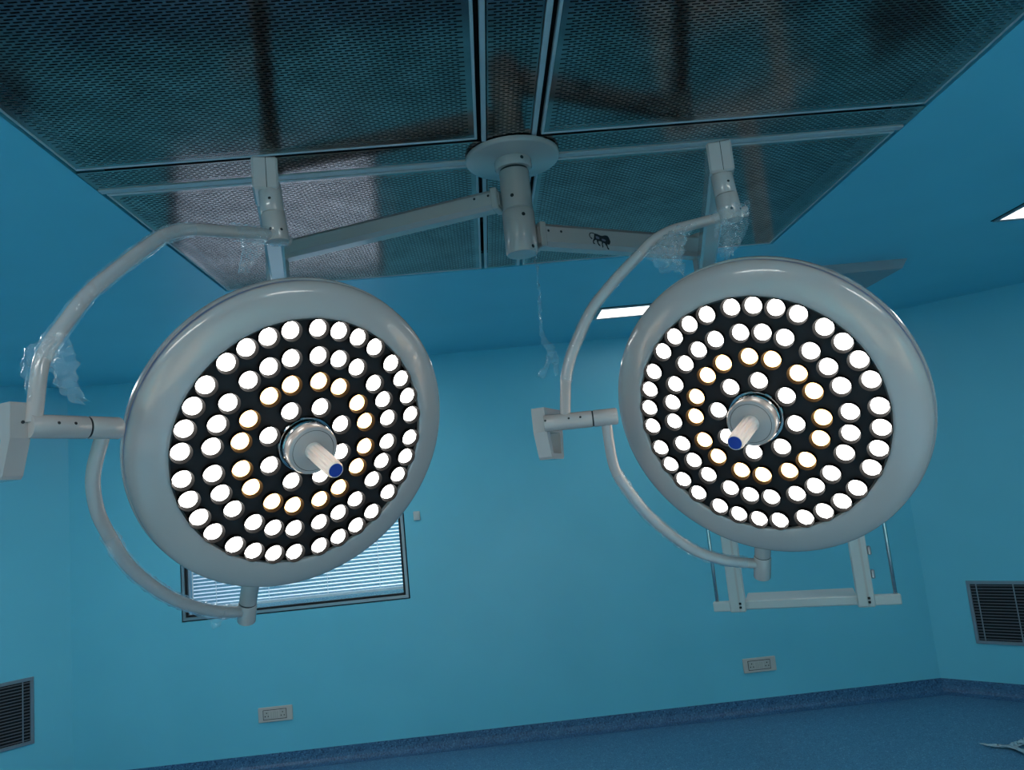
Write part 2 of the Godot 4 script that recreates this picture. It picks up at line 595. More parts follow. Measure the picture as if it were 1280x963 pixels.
func diffuser() -> void:
	var Y := HC + 0.0005
	var big := [
		[-1.208, 0.0682, -2.327, -1.20, "large perforated steel ceiling panel overhead, above the lamp beside the window"],
		[0.2765, 1.565, -2.327, -1.20, "large perforated steel ceiling panel overhead, above the lamp beside the wall pendant"],
		[-1.208, 0.0682, -3.74, -2.52, "perforated steel ceiling panel beyond the plain lamp arm, mirroring the window"],
		[0.2765, 1.565, -3.74, -2.52, "perforated steel ceiling panel beyond the lamp arm that carries the lion emblem"]]
	for q in big:
		var o := thing("perforated_air_diffuser", q[4], "ceiling panel", Transform3D.IDENTITY, "perforated panels of the ceiling air diffuser")
		put("perforated_sheet", perforated(q[0] + 0.009, q[1] - 0.009, q[2] + 0.011, q[3] - 0.011, Y), M.steel, o)
		for z in [q[2] + 0.0055, q[3] - 0.0055]:
			put("frame_bar", boxm(Vector3(q[1] - q[0], 0.020, 0.011), 0.002), M.lip, o, at(Vector3((q[0] + q[1]) / 2, Y + 0.008, z)))
		for x in [q[0] + 0.0045, q[1] - 0.0045]:
			put("frame_bar", boxm(Vector3(0.009, 0.020, q[3] - q[2] - 0.022), 0.002), M.lip, o, at(Vector3(x, Y + 0.008, (q[2] + q[3]) / 2)))
	# strips that form the cross between the panels
	for q in [[0.0824, 0.262, -2.345, -1.20, "narrow perforated steel strip overhead running towards the viewer from the lamp mount"], [0.0824, 0.262, -3.74, -2.52, "narrow perforated steel strip of the ceiling running away behind the lamp mount"]]:
		var o := thing("perforated_diffuser_strip", q[4], "ceiling strip", Transform3D.IDENTITY, "perforated strips of the ceiling air diffuser")
		put("perforated_sheet", perforated(q[0] + 0.0185, q[1] - 0.0200, q[2], q[3], Y + 0.001), M.steel, o)
		put("edge_bar", boxm(Vector3(0.015, 0.020, q[3] - q[2]), 0.002), M.lip, o, at(Vector3(q[0] + 0.0075, Y + 0.008, (q[2] + q[3]) / 2)))
		put("edge_bar", boxm(Vector3(0.0164, 0.020, q[3] - q[2]), 0.002), M.lip, o, at(Vector3(q[1] - 0.0082, Y + 0.008, (q[2] + q[3]) / 2)))
	for q in [[-1.219, 0.080, "narrow perforated steel ceiling strip crossing above the lamp near the window"], [0.2645, 1.579, "narrow perforated steel ceiling strip crossing above the lamp near the wall pendant"]]:
		var o := thing("perforated_diffuser_strip", q[2], "ceiling strip", Transform3D.IDENTITY, "perforated strips of the ceiling air diffuser")
		put("perforated_sheet", perforated(q[0], q[1], -2.471, -2.346, Y + 0.001), M.steel, o)
		put("edge_bar", boxm(Vector3(q[1] - q[0], 0.020, 0.029), 0.002), M.lip, o, at(Vector3((q[0] + q[1]) / 2, Y + 0.008, -2.496)))

func light_panel(c: Vector2, size: Vector2, energy: float, label: String) -> void:
	var o := thing("ceiling_light", label, "ceiling light", at(Vector3(c.x, HC, c.y)), "slim ceiling light panels")
	var b := MB.new()
	var w := 0.022
	var hx := size.x / 2
	var hz := size.y / 2
	for k in [-1, 1]:
		b.box(Vector3(k * (hx - w / 2), -0.004, 0), Vector3(w, 0.012, size.y), 0.002)
		b.box(Vector3(0, -0.004, k * (hz - w / 2)), Vector3(size.x - 2 * w, 0.012, w), 0.002)
	put("frame", b.mesh(), M.alu, o)
	b = MB.new()
	for k in [-1, 1]:
		b.box(Vector3(k * (hx + 0.002), -0.0015, 0), Vector3(0.006, 0.003, size.y + 0.01))
		b.box(Vector3(0, -0.0015, k * (hz + 0.002)), Vector3(size.x + 0.01, 0.003, 0.006))
	put("shadow_gap_seal", b.mesh(), M.rubber, o)
	put("diffuser", boxm(Vector3(size.x - 2 * w, 0.004, size.y - 2 * w)), M.tube_light, o, at(Vector3(0, -0.003, 0)))
	var l := AreaLight3D.new()
	l.name = "panel_light"
	l.area_size = Vector2(size.x - 2 * w, size.y - 2 * w)
	l.light_energy = energy
	l.light_color = Color(1.0, 0.99, 0.97)

	l.shadow_enabled = true
	o.add_child(l)
	l.rotation_degrees = Vector3(-90, 0, 0)
	l.position = Vector3(0, -0.012, 0)


# ---------------------------------------------------------------- lamps
func screw(parent: Node, p: Vector3, d: Vector3, r := 0.004) -> void:
	var b := MB.new()
	b.lathe([Vector2(0, 0.0008), Vector2(r * 0.7, 0.0008), Vector2(r, 0.0), Vector2(r, -0.002)], 10)
	put("screw", b.mesh(), M.ink, parent, at(p, along(d)))

func mount() -> void:
	var o := thing("lamp_mount", "white round flange and thick column holding both surgical lamps at ceiling", "lamp mount", at(Vector3(0.187, HC, -2.475)))
	var up := along(Vector3.UP)
	var b := MB.new()
	b.lathe([Vector2(0, -0.019), Vector2(0.156, -0.019), Vector2(0.160, -0.0165), Vector2(0.162, -0.012), Vector2(0.162, -0.0018), Vector2(0, -0.0018)], 64, Vector3.ZERO, up)
	put("flange", b.mesh(), M.paint, o)
	b = MB.new()
	b.lathe([Vector2(0.064, -0.016), Vector2(0.064, -0.044), Vector2(0.060, -0.050), Vector2(0.044, -0.050)], 40, Vector3.ZERO, up)
	put("collar", b.mesh(), M.paint, o)
	b = MB.new()
	b.lathe([Vector2(0.047, -0.050), Vector2(0.047, -0.058)], 40, Vector3.ZERO, up)
	put("seam_ring", b.mesh(), M.ink, o)
	b = MB.new()
	b.lathe([Vector2(0.044, -0.056), Vector2(0.051, -0.058), Vector2(0.052, -0.062), Vector2(0.052, -0.196), Vector2(0.050, -0.198), Vector2(0.050, -0.201)], 40, Vector3.ZERO, up)
	put("upper_joint", b.mesh(), M.paint, o)
	b = MB.new()
	b.lathe([Vector2(0.050, -0.201), Vector2(0.054, -0.203), Vector2(0.055, -0.206), Vector2(0.055, -0.345), Vector2(0.051, -0.352), Vector2(0, -0.353)], 40, Vector3.ZERO, up)
	put("lower_joint", b.mesh(), M.paint, o)
	for q in [[-0.35, -0.158, 0.052], [0.25, -0.228, 0.055], [0.7, -0.338, 0.055], [0.45, -0.03, 0.064]]:
		var d := Vector3(sin(q[0]), 0, cos(q[0]))
		screw(o, d * q[2] + Vector3(0, q[1], 0), d, 0.0065)

func beam(called: String, p0: Vector3, p1: Vector3, w: float, h: float, bev: float, m: Material, parent: Node) -> MeshInstance3D:
	var d := p1 - p0
	var b := MB.new()
	b.box(Vector3.ZERO, Vector3(w, h, d.length()), bev)
	return put(called, b.mesh(), m, parent, at((p0 + p1) / 2, along(d)))

func cyl(called: String, p0: Vector3, p1: Vector3, r: float, m: Material, parent: Node, bev := 0.003, seg := 32) -> MeshInstance3D:
	var d := p1 - p0
	var L := d.length()
	var b := MB.new()
	b.lathe([Vector2(0, 0), Vector2(r - bev, 0), Vector2(r - bev * 0.3, bev * 0.3), Vector2(r, bev), Vector2(r, L - bev), Vector2(r - bev * 0.3, L - bev * 0.3), Vector2(r - bev, L), Vector2(0, L)], seg)
	return put(called, b.mesh(), m, parent, at(p0, along(d)))

func head(parent: Node3D, c: Vector3, n: Vector3, phase: float) -> void:
	var x := Vector3.UP.cross(n).normalized()
	var tr := Transform3D(Basis(x, n.cross(x), n), c)
	var b := MB.new()
	b.lathe([Vector2(0, -0.100), Vector2(0.16, -0.098), Vector2(0.29, -0.086), Vector2(0.335, -0.074), Vector2(0.352, -0.067), Vector2(0.3595, -0.060), Vector2(0.3615, -0.053), Vector2(0.3618, -0.043), Vector2(0.3612, -0.0400), Vector2(0.3560, -0.0395)], 128)
	b.lathe([Vector2(0.3560, -0.0260), Vector2(0.3588, -0.0255), Vector2(0.3586, -0.0230), Vector2(0.3560, -0.0175), Vector2(0.349, -0.0110), Vector2(0.338, -0.0055), Vector2(0.322, 0.0000), Vector2(0.305, 0.0045), Vector2(0.292, 0.0062), Vector2(0.2865, 0.0060), Vector2(0.2845, 0.0045), Vector2(0.2838, 0.0), Vector2(0.2838, -0.012)], 128)
	var hd := put("lamp_head", b.mesh(), M.paint, parent, tr)
	hd.set_meta("label", "round white lamp housing with glossy rim")
	b = MB.new()
	b.lathe([Vector2(0.3575, -0.0397), Vector2(0.3575, -0.0258)], 128)
	put("rim_seam", b.mesh(), M.seam, hd)
	b = MB.new()
	b.lathe([Vector2(0.2838, -0.0035), Vector2(0.2805, 0.0008), Vector2(0.2795, -0.0030)], 128, Vector3.ZERO, Basis.IDENTITY, 10)
	put("trim_ring", b.mesh(), M.chrome, hd)
	b = MB.new()
	b.lathe([Vector2(0.2838, -0.0060), Vector2(0, -0.0060)], 96)
	put("face_plate", b.mesh(), M.black, hd)
	# light units: an emitting lens in a shallow reflector cup
	var le := MB.new()
	le.lathe([Vector2(0.0184, -0.006), Vector2(0.0184, -0.0025), Vector2(0.0176, 0.0012), Vector2(0.0155, 0.0046), Vector2(0.0120, 0.0074), Vector2(0.0065, 0.0094), Vector2(0, 0.0100)], 24)
	var lm := le.mesh()
	var cu := MB.new()
	cu.lathe([Vector2(0.0186, -0.0060), Vector2(0.0198, 0.0010), Vector2(0.0224, 0.0095), Vector2(0.0229, 0.0095), Vector2(0.0212, -0.0060)], 24, Vector3.ZERO, Basis.IDENTITY, 20)
	var cm := cu.mesh()
	var rings := [[0.262, 4, 0.1857], [0.2020, 3, 0.2430], [0.1450, 2, 0.3505], [0.0885, 1, 0.0]]
	for ri in 4:
		var q: Array = rings[ri]
		for k in 8:
			for i in q[1]:
				var a: float = phase - k * PI / 4 - (i - (q[1] - 1) / 2.0) * q[2]
				var p := Vector3(cos(a), sin(a), 0) * float(q[0])
				put("led_lens_warm" if ri == 2 else "led_lens", lm, M.led_warm if ri == 2 else M.led_cool, hd, at(p))
				put("reflector_cup", cm, M.cup, hd, at(p))
	# centre hub with the fluted sterile handle
	b = MB.new()
	b.lathe([Vector2(0.064, -0.006), Vector2(0.064, 0.004), Vector2(0.0625, 0.006), Vector2(0.0605, 0.006), Vector2(0.060, -0.004), Vector2(0.0575, -0.004), Vector2(0.0575, 0.016), Vector2(0.0560, 0.018), Vector2(0.050, 0.018)], 64)
	put("hub_ring", b.mesh(), M.chrome, hd)
	b = MB.new()
	b.lathe([Vector2(0.052, 0.010), Vector2(0.0555, 0.026), Vector2(0.0565, 0.036), Vector2(0.0560, 0.041), Vector2(0.0535, 0.044), Vector2(0.0470, 0.0445), Vector2(0.0470, 0.0432), Vector2(0.0458, 0.0432), Vector2(0.0458, 0.0445), Vector2(0.018, 0.0450), Vector2(0, 0.0450)], 64)
	put("hub", b.mesh(), M.paint, hd)
	b = MB.new()
	b.lathe([Vector2(0.0471, 0.0436), Vector2(0.0457, 0.0436)], 64)
	put("hub_groove", b.mesh(), M.ink, hd)
	b = MB.new()
	var seg := 96
	var zz := [0.043, 0.050, 0.060, 0.150, 0.156, 0.160]
	var rr := [0.0200, 0.0188, 0.0180, 0.0178, 0.0174, 0.0160]
	for i in zz.size() - 1:
		for s in seg:
			var P := []
			var N := []
			for e in [[i, s], [i, s + 1], [i + 1, s + 1], [i + 1, s]]:
				var an: float = TAU * e[1] / seg
				var fl := 0.0016 * cos(an * 12) if (e[0] > 1 and e[0] < 4) else 0.0
				var dn := Vector3(cos(an), sin(an), 0)
				var tgt := Vector3(-sin(an), cos(an), 0)
				P.append(dn * (rr[e[0]] + fl) + Vector3(0, 0, zz[e[0]]))
				N.append((dn + tgt * (0.0016 * 12 * sin(an * 12) / 0.018 if (e[0] > 1 and e[0] < 4) else 0.0)).normalized())
			b.tri(P[0], P[1], P[2], N[0], N[1], N[2])
			b.tri(P[0], P[2], P[3], N[0], N[2], N[3])
	b.lathe([Vector2(0.0160, 0.160), Vector2(0.0150, 0.1605), Vector2(0.0146, 0.159)], 48)
	put("handle", b.mesh(), M.handle, hd)
	b = MB.new()
	b.lathe([Vector2(0.0148, 0.1585), Vector2(0.0146, 0.1600), Vector2(0, 0.1605)], 40)
	var cp := put("handle_cap", b.mesh(), M.cap, hd)
	cp.set_meta("label", "blue disc on the end of the handle")
	var sp := SpotLight3D.new()
	sp.name = "lamp_beam"
	sp.light_energy = LAMP_ENERGY
	sp.light_color = Color(1.0, 0.95, 0.88)
	sp.spot_angle = 34.0
	sp.spot_angle_attenuation = 0.8
	sp.spot_range = 14.0
	sp.light_size = 0.02
	sp.shadow_enabled = true
	hd.add_child(sp)
	sp.position = Vector3(0, 0, 0.185)
	sp.rotation_degrees = Vector3(0, 180, 0)

const LAMP_ENERGY := 40.0

func control_box(parent: Node3D, c: Vector3, p: Vector3, turn: float) -> void:
	# slab across the pivot with a grip loop hanging under it; local x = s, y = up, z = p
	var s := Vector3.UP.cross(p).normalized()
	var tr := Transform3D(Basis(Vector3.UP, turn) * Basis(s, Vector3.UP, p), c)
	var b := MB.new()
	var th := 0.034
	var T := tr * Transform3D(Basis.IDENTITY, Vector3(-0.028, 0, -th / 2))
	b.prism(PackedVector2Array([Vector2(-0.095, 0.040), Vector2(0.028, 0.040), Vector2(0.029, 0.036), Vector2(0.028, -0.020), Vector2(-0.095, -0.020), Vector2(-0.098, 0.036)]), th, T)
	b.prism(PackedVector2Array([Vector2(0.028, -0.020), Vector2(0.004, -0.020), Vector2(-0.006, -0.072), Vector2(0.002, -0.086), Vector2(0.008, -0.080)]), th, T)
	b.prism(PackedVector2Array([Vector2(-0.095, -0.020), Vector2(-0.073, -0.020), Vector2(-0.068, -0.072), Vector2(-0.078, -0.086), Vector2(-0.084, -0.080)]), th, T)
	b.prism(PackedVector2Array([Vector2(0.002, -0.086), Vector2(-0.078, -0.086), Vector2(-0.068, -0.072), Vector2(-0.006, -0.072)]), th, T)
	put("control_box", b.mesh(), M.paint, parent)

func lamp(d: Dictionary) -> void:
	var o := thing("surgical_light", d.label, "surgical light", Transform3D.IDENTITY, "surgical lights on the ceiling mount")
	var mp := Vector3(0.187, 0, -2.475)
	# horizontal arm from the mount to its outer hub
	var a0: Vector3 = d.arm0
	var a1: Vector3 = d.arm1
	var arm := beam("swing_arm", a0, a1, 0.070, d.arm_h, 0.014, M.paint, o)
	var ad := (a1 - a0).normalized()
	var side := ad.cross(Vector3.UP).normalized()
	if side.z < 0: side = -side
	for u in [0.035, 0.085]:
		screw(o, a0 + ad * u + side * 0.0352 + Vector3(0, 0.012, 0), side, 0.0045)
	beam("arm_clamp", a0 + ad * 0.004, a0 + ad * 0.028, 0.074, d.arm_h + 0.006, 0.004, M.paint, o)
	cyl("arm_hub", d.hub0, d.hub1, 0.042, M.paint, o, 0.006)
	# spring arm reaching forward from the hub to the knuckle
	var s0: Vector3 = d.spring0
	var s1: Vector3 = d.spring1
	var sd := (s1 - s0).normalized()
	beam("spring_arm", s0, s1 - sd * 0.10, 0.056, 0.072, 0.008, M.paint, o)
	var kn := beam("knuckle_housing", s1 - sd * 0.13, s1, 0.060, 0.080, 0.005, M.paint, o)
	put("seam_line", boxm(Vector3(0.0014, 0.074, 0.002)), M.ink, kn, at(Vector3(0.003, 0, 0.0645)))
	# spindle collars
	var c: Array = d.collar
	cyl("spindle_collar", c[0], c[1], 0.0270, M.paint, o, 0.002)
	cyl("spindle_collar", c[1], c[2], 0.0285, M.paint, o, 0.002)
	for k in 3:
		var p: Vector3 = [c[0].lerp(c[1], 0.55), c[1].lerp(c[2], 0.6), c[1].lerp(c[2], 0.62)][k]
		var aa: float = [0.12, -0.15, 0.75][k]
		var dd := Vector3(sin(aa), -0.1, cos(aa)).normalized()
		screw(o, p + dd * [0.0272, 0.0287, 0.0287][k], dd, 0.0036)
	# outer yoke
	var b := MB.new()
	b.tube(d.outer, 0.0135, 22, 6)
	put("outer_yoke", b.mesh(), M.paint, o)
	# pivot
	var C0: Vector3 = d.c0
	var p: Vector3 = d.p
	var pv: Vector2 = d.pivot
	var q0: Vector3 = C0 + p * pv.x + Vector3(0, d.pdy, 0)
	var q1: Vector3 = C0 + p * (pv.x + 0.060) + Vector3(0, d.pdy, 0)
	var q2: Vector3 = C0 + p * pv.y + Vector3(0, d.pdy, 0)
	cyl("pivot_cap", q0, q1, 0.0205, M.paint, o, 0.004)
	cyl("pivot_seam", q1 - p * 0.003, q1 + p * 0.003, 0.0195, M.ink, o, 0.0005)
	var pb := cyl("pivot_barrel", q1 + p * 0.0015, q2, 0.0205, M.paint, o, 0.002)
	pb.set_meta("label", "white cylindrical pivot with small screws")
	for u in [0.030, 0.058, 0.115]:
		var toc := (Vector3(0, 1.8, 0) - q1)
		toc -= p * toc.dot(p)
		var dd := (toc.normalized() + Vector3(0, 0.35, 0)).normalized()
		dd = (dd - p * dd.dot(p)).normalized()
		screw(o, q1 + p * u + dd * 0.0205, dd, 0.0028)
	control_box(o, C0 + p * (pv.y + 0.012) + Vector3(0, d.pdy, 0), p, d.box_turn)
	# inner yoke
	b = MB.new()
	b.tube(d.inner, 0.0130, 22, 6)
	put("inner_yoke", b.mesh(), M.paint, o)
	cyl("head_joint", d.joint[0], d.joint[1], 0.0205, M.paint, o, 0.003)
	cyl("joint_seam", d.joint[1] + (d.joint[0] - d.joint[1]).normalized() * 0.002, d.joint[1] - (d.joint[0] - d.joint[1]).normalized() * 0.002, 0.0200, M.ink, o, 0.0005)
	cyl("yoke_end", d.joint[1], d.joint[2], 0.0215, M.paint, o, 0.003)
	head(o, d.c, d.n, d.phase)
	if d.has("emblem"):
		emblem(arm, a0)

# dark walking lion printed on the arm
func emblem(arm: MeshInstance3D, a0: Vector3) -> void:
	var W := 0.083 / 640.0
	var shapes := [
		# body, mane and head
		[[465,225],[560,240],[650,275],[720,282],[800,262],[880,265],[925,305],[945,360],[968,430],[950,480],[925,515],[880,520],[850,500],[800,505],[740,480],[700,455],[640,440],[600,440],[560,420],[510,410],[470,395],[440,360],[455,300]],
		# hind leg
		[[470,330],[510,400],[470,420],[430,450],[432,495],[470,525],[420,530],[395,500],[398,440],[425,390]],
		# second hind leg
		[[520,390],[580,405],[572,490],[630,570],[590,578],[545,515],[528,460]],
		# front leg
		[[680,430],[735,460],[705,520],[715,600],[685,618],[678,540]],
		# second front leg
		[[775,480],[850,490],[860,590],[900,640],[880,668],[845,640],[825,570],[790,530]],
		# tail
		[[470,245],[400,228],[345,238],[320,280],[330,330],[395,375],[370,402],[335,370],[300,310],[300,255],[335,212],[405,205],[470,222]]]
	# cog ring cut lighter inside the body is left to bare enamel shapes
	var b := MB.new()
	# arm's own frame: z along the arm, x across
	for s in shapes:
		var poly := PackedVector2Array()
		for q in s:
			poly.append(Vector2((q[0] - 630.0) * W, -(q[1] - 430.0) * W))
		if Geometry2D.is_polygon_clockwise(poly):
			poly.reverse()
		b.prism(poly, 0.0006, Transform3D.IDENTITY)
	var ad := arm.transform.basis.z
	var side := ad.cross(Vector3.UP).normalized()
	if side.z < 0: side = -side
	var xr := Vector3.UP.cross(side)
	var world := Transform3D(Basis(xr, Vector3.UP, side), a0 + ad * 0.2405 + Vector3(0, -0.012, 0) + side * 0.0352)
	var e := put("lion_emblem", b.mesh(), M.ink, arm, arm.transform.affine_inverse() * world)
	e.set_meta("label", "dark walking lion emblem")
	var e2 := MB.new()
	for s in [[[500,300],[580,310],[615,340],[610,385],[560,380],[505,365]], [[690,365],[760,370],[820,400],[800,440],[740,430],[690,410]]]:
		var poly := PackedVector2Array()
		for q in s:
			poly.append(Vector2((q[0] - 630.0) * W, -(q[1] - 430.0) * W))
		if Geometry2D.is_polygon_clockwise(poly):
			poly.reverse()
		e2.prism(poly, 0.0009, Transform3D.IDENTITY)
	put("emblem_cogs", e2.mesh(), M.seam_grey, arm, arm.transform.affine_inverse() * world)

func lamps() -> void:
	M.seam_grey = mat(Color(0.42, 0.42, 0.48), 0.5)
	mount()
	lamp({
		"label": "surgical lamp hanging in front of the window blind, on the plain arm",
		"c": Vector3(-0.393, 1.954, -1.692), "n": Vector3(0.530, -0.444, 0.722), "phase": 1.319,
		"arm0": Vector3(0.1345, 2.798, -2.4915), "arm1": Vector3(-0.70, 2.768, -2.755), "arm_h": 0.070,
		"hub0": Vector3(-0.705, 2.815, -2.76), "hub1": Vector3(-0.705, 2.60, -2.76),
		"spring0": Vector3(-0.700, 2.660, -2.76), "spring1": Vector3(-0.4555, 2.605, -1.715),
		"collar": [Vector3(-0.455, 2.585, -1.747), Vector3(-0.450, 2.511, -1.745), Vector3(-0.443, 2.440, -1.745)],
		"outer": pts([[-0.424,2.452,-1.774],[-0.464,2.452,-1.714],[-0.514,2.435,-1.639],[-0.571,2.415,-1.555],[-0.597,2.396,-1.516],[-0.622,2.363,-1.478],[-0.677,2.268,-1.395],[-0.698,2.226,-1.364],[-0.714,2.182,-1.339],[-0.730,2.138,-1.316],[-0.739,2.105,-1.303],[-0.742,2.074,-1.297],[-0.744,2.049,-1.295],[-0.747,1.995,-1.290]]),
		"c0": Vector3(-0.438, 1.992, -1.754), "p": Vector3(-0.555, 0.0, 0.832).normalized(), "pivot": Vector2(0.408, 0.566), "pdy": -0.002, "box_turn": 0.12,
		"inner": pts([[-0.680,1.990,-1.392],[-0.708,1.929,-1.410],[-0.721,1.890,-1.427],[-0.729,1.843,-1.458],[-0.730,1.800,-1.498],[-0.727,1.747,-1.552],[-0.716,1.701,-1.612],[-0.694,1.652,-1.692],[-0.665,1.617,-1.769],[-0.635,1.597,-1.833],[-0.603,1.585,-1.893]]),
		"joint": [Vector3(-0.560, 1.714, -1.836), Vector3(-0.595, 1.606, -1.880), Vector3(-0.607, 1.562, -1.902)]})
	lamp({
		"label": "surgical lamp in front of the wall pendant, its arm carrying a dark lion emblem",
		"c": Vector3(0.628, 1.920, -1.724), "n": Vector3(-0.598, -0.372, 0.710), "phase": 1.235, "emblem": true,
		"arm0": Vector3(0.238, 2.660, -2.498), "arm1": Vector3(0.90, 2.660, -2.800), "arm_h": 0.082,
		"hub0": Vector3(0.905, 2.715, -2.80), "hub1": Vector3(0.905, 2.48, -2.80),
		"spring0": Vector3(0.905, 2.580, -2.80), "spring1": Vector3(0.643, 2.570, -1.752),
		"collar": [Vector3(0.650, 2.545, -1.785), Vector3(0.653, 2.476, -1.78), Vector3(0.659, 2.410, -1.78)],
		"outer": pts([[0.702,2.434,-1.785],[0.635,2.426,-1.793],[0.565,2.416,-1.800],[0.514,2.408,-1.805],[0.468,2.389,-1.810],[0.429,2.357,-1.815],[0.352,2.290,-1.823],[0.296,2.231,-1.829],[0.257,2.168,-1.833],[0.230,2.115,-1.836],[0.215,2.073,-1.837],[0.209,2.033,-1.838],[0.202,1.975,-1.839]]),
		"c0": Vector3(0.681, 1.953, -1.788), "p": Vector3(-0.994, 0.0, -0.106).normalized(), "pivot": Vector2(0.356, 0.535), "pdy": 0.008, "box_turn": -0.32,
		"inner": pts([[0.299,1.955,-1.832],[0.308,1.869,-1.869],[0.320,1.825,-1.889],[0.348,1.777,-1.909],[0.394,1.714,-1.935],[0.453,1.655,-1.957],[0.509,1.612,-1.972],[0.564,1.586,-1.979],[0.615,1.571,-1.981],[0.675,1.561,-1.979]]),
		"joint": [Vector3(0.680, 1.672, -1.922), Vector3(0.681, 1.580, -1.968), Vector3(0.681, 1.524, -1.994)]})

# ---------------------------------------------------------------- smaller things
func grille(c: Vector3, inn: Vector3, w: float, h: float, label: String, bars: Array) -> void:
	var o := thing("return_air_grille", label, "air grille", at(c, along(inn)), "return air grilles low on the angled walls")
	var b := MB.new()
	var fw := 0.024
	b.box(Vector3(0, h / 2 - fw / 2, 0.004), Vector3(w, fw, 0.012), 0.002)
	b.box(Vector3(0, -h / 2 + fw / 2, 0.004), Vector3(w, fw, 0.012), 0.002)
	b.box(Vector3(w / 2 - fw / 2, 0, 0.004), Vector3(fw, h - 2 * fw, 0.012), 0.002)
	b.box(Vector3(-w / 2 + fw / 2, 0, 0.004), Vector3(fw, h - 2 * fw, 0.012), 0.002)
	put("frame", b.mesh(), M.alu, o)
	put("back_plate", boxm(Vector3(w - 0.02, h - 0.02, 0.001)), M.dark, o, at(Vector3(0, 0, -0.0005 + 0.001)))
	var bm := boxm(Vector3(w - 2 * fw, 0.0055, 0.008), 0.001)
	var nb := 19
	for i in nb:
		var y := -h / 2 + fw + (h - 2 * fw) * (i + 0.5) / nb
		put("blade", bm, M.alu_dim, o, Transform3D(Basis(Vector3.RIGHT, deg_to_rad(30)), Vector3(0, y, 0.005)))
	for u in bars:
		put("mullion", boxm(Vector3(0.007, h - 2 * fw, 0.004)), M.alu, o, at(Vector3(u, 0, 0.0095)))

func socket(c: Vector3, label: String) -> void:
	var o := thing("wall_socket", label, "wall socket", at(c), "socket plates low on the back wall")
	put("plate", boxm(Vector3(0.250, 0.105, 0.014), 0.004), M.plate, o, at(Vector3(0, 0, 0.006)))
	put("insert_border", boxm(Vector3(0.172, 0.070, 0.003), 0.001), M.ink, o, at(Vector3(-0.004, 0, 0.0125)))
	put("insert", boxm(Vector3(0.164, 0.062, 0.004), 0.001), M.plate, o, at(Vector3(-0.004, 0, 0.0135)))
	for x in [-0.062, 0.054]:
		var s := put("outlet", boxm(Vector3(0.044, 0.054, 0.003), 0.001), M.white_dim, o, at(Vector3(x, 0, 0.0150)))
		for q in [Vector2(0, 0.013), Vector2(-0.011, -0.010), Vector2(0.011, -0.010)]:
			var b := MB.new()
			b.lathe([Vector2(0.0042, 0.0), Vector2(0.0042, 0.0018), Vector2(0, 0.0018)], 12)
			put("pin_hole", b.mesh(), M.ink, s, at(Vector3(q.x, q.y, 0.0005)))
	for x in [-0.027, -0.012, 0.003, 0.018]:
		put("switch", boxm(Vector3(0.012, 0.050, 0.004), 0.001), M.white_dim, o, at(Vector3(x, 0, 0.0155)))

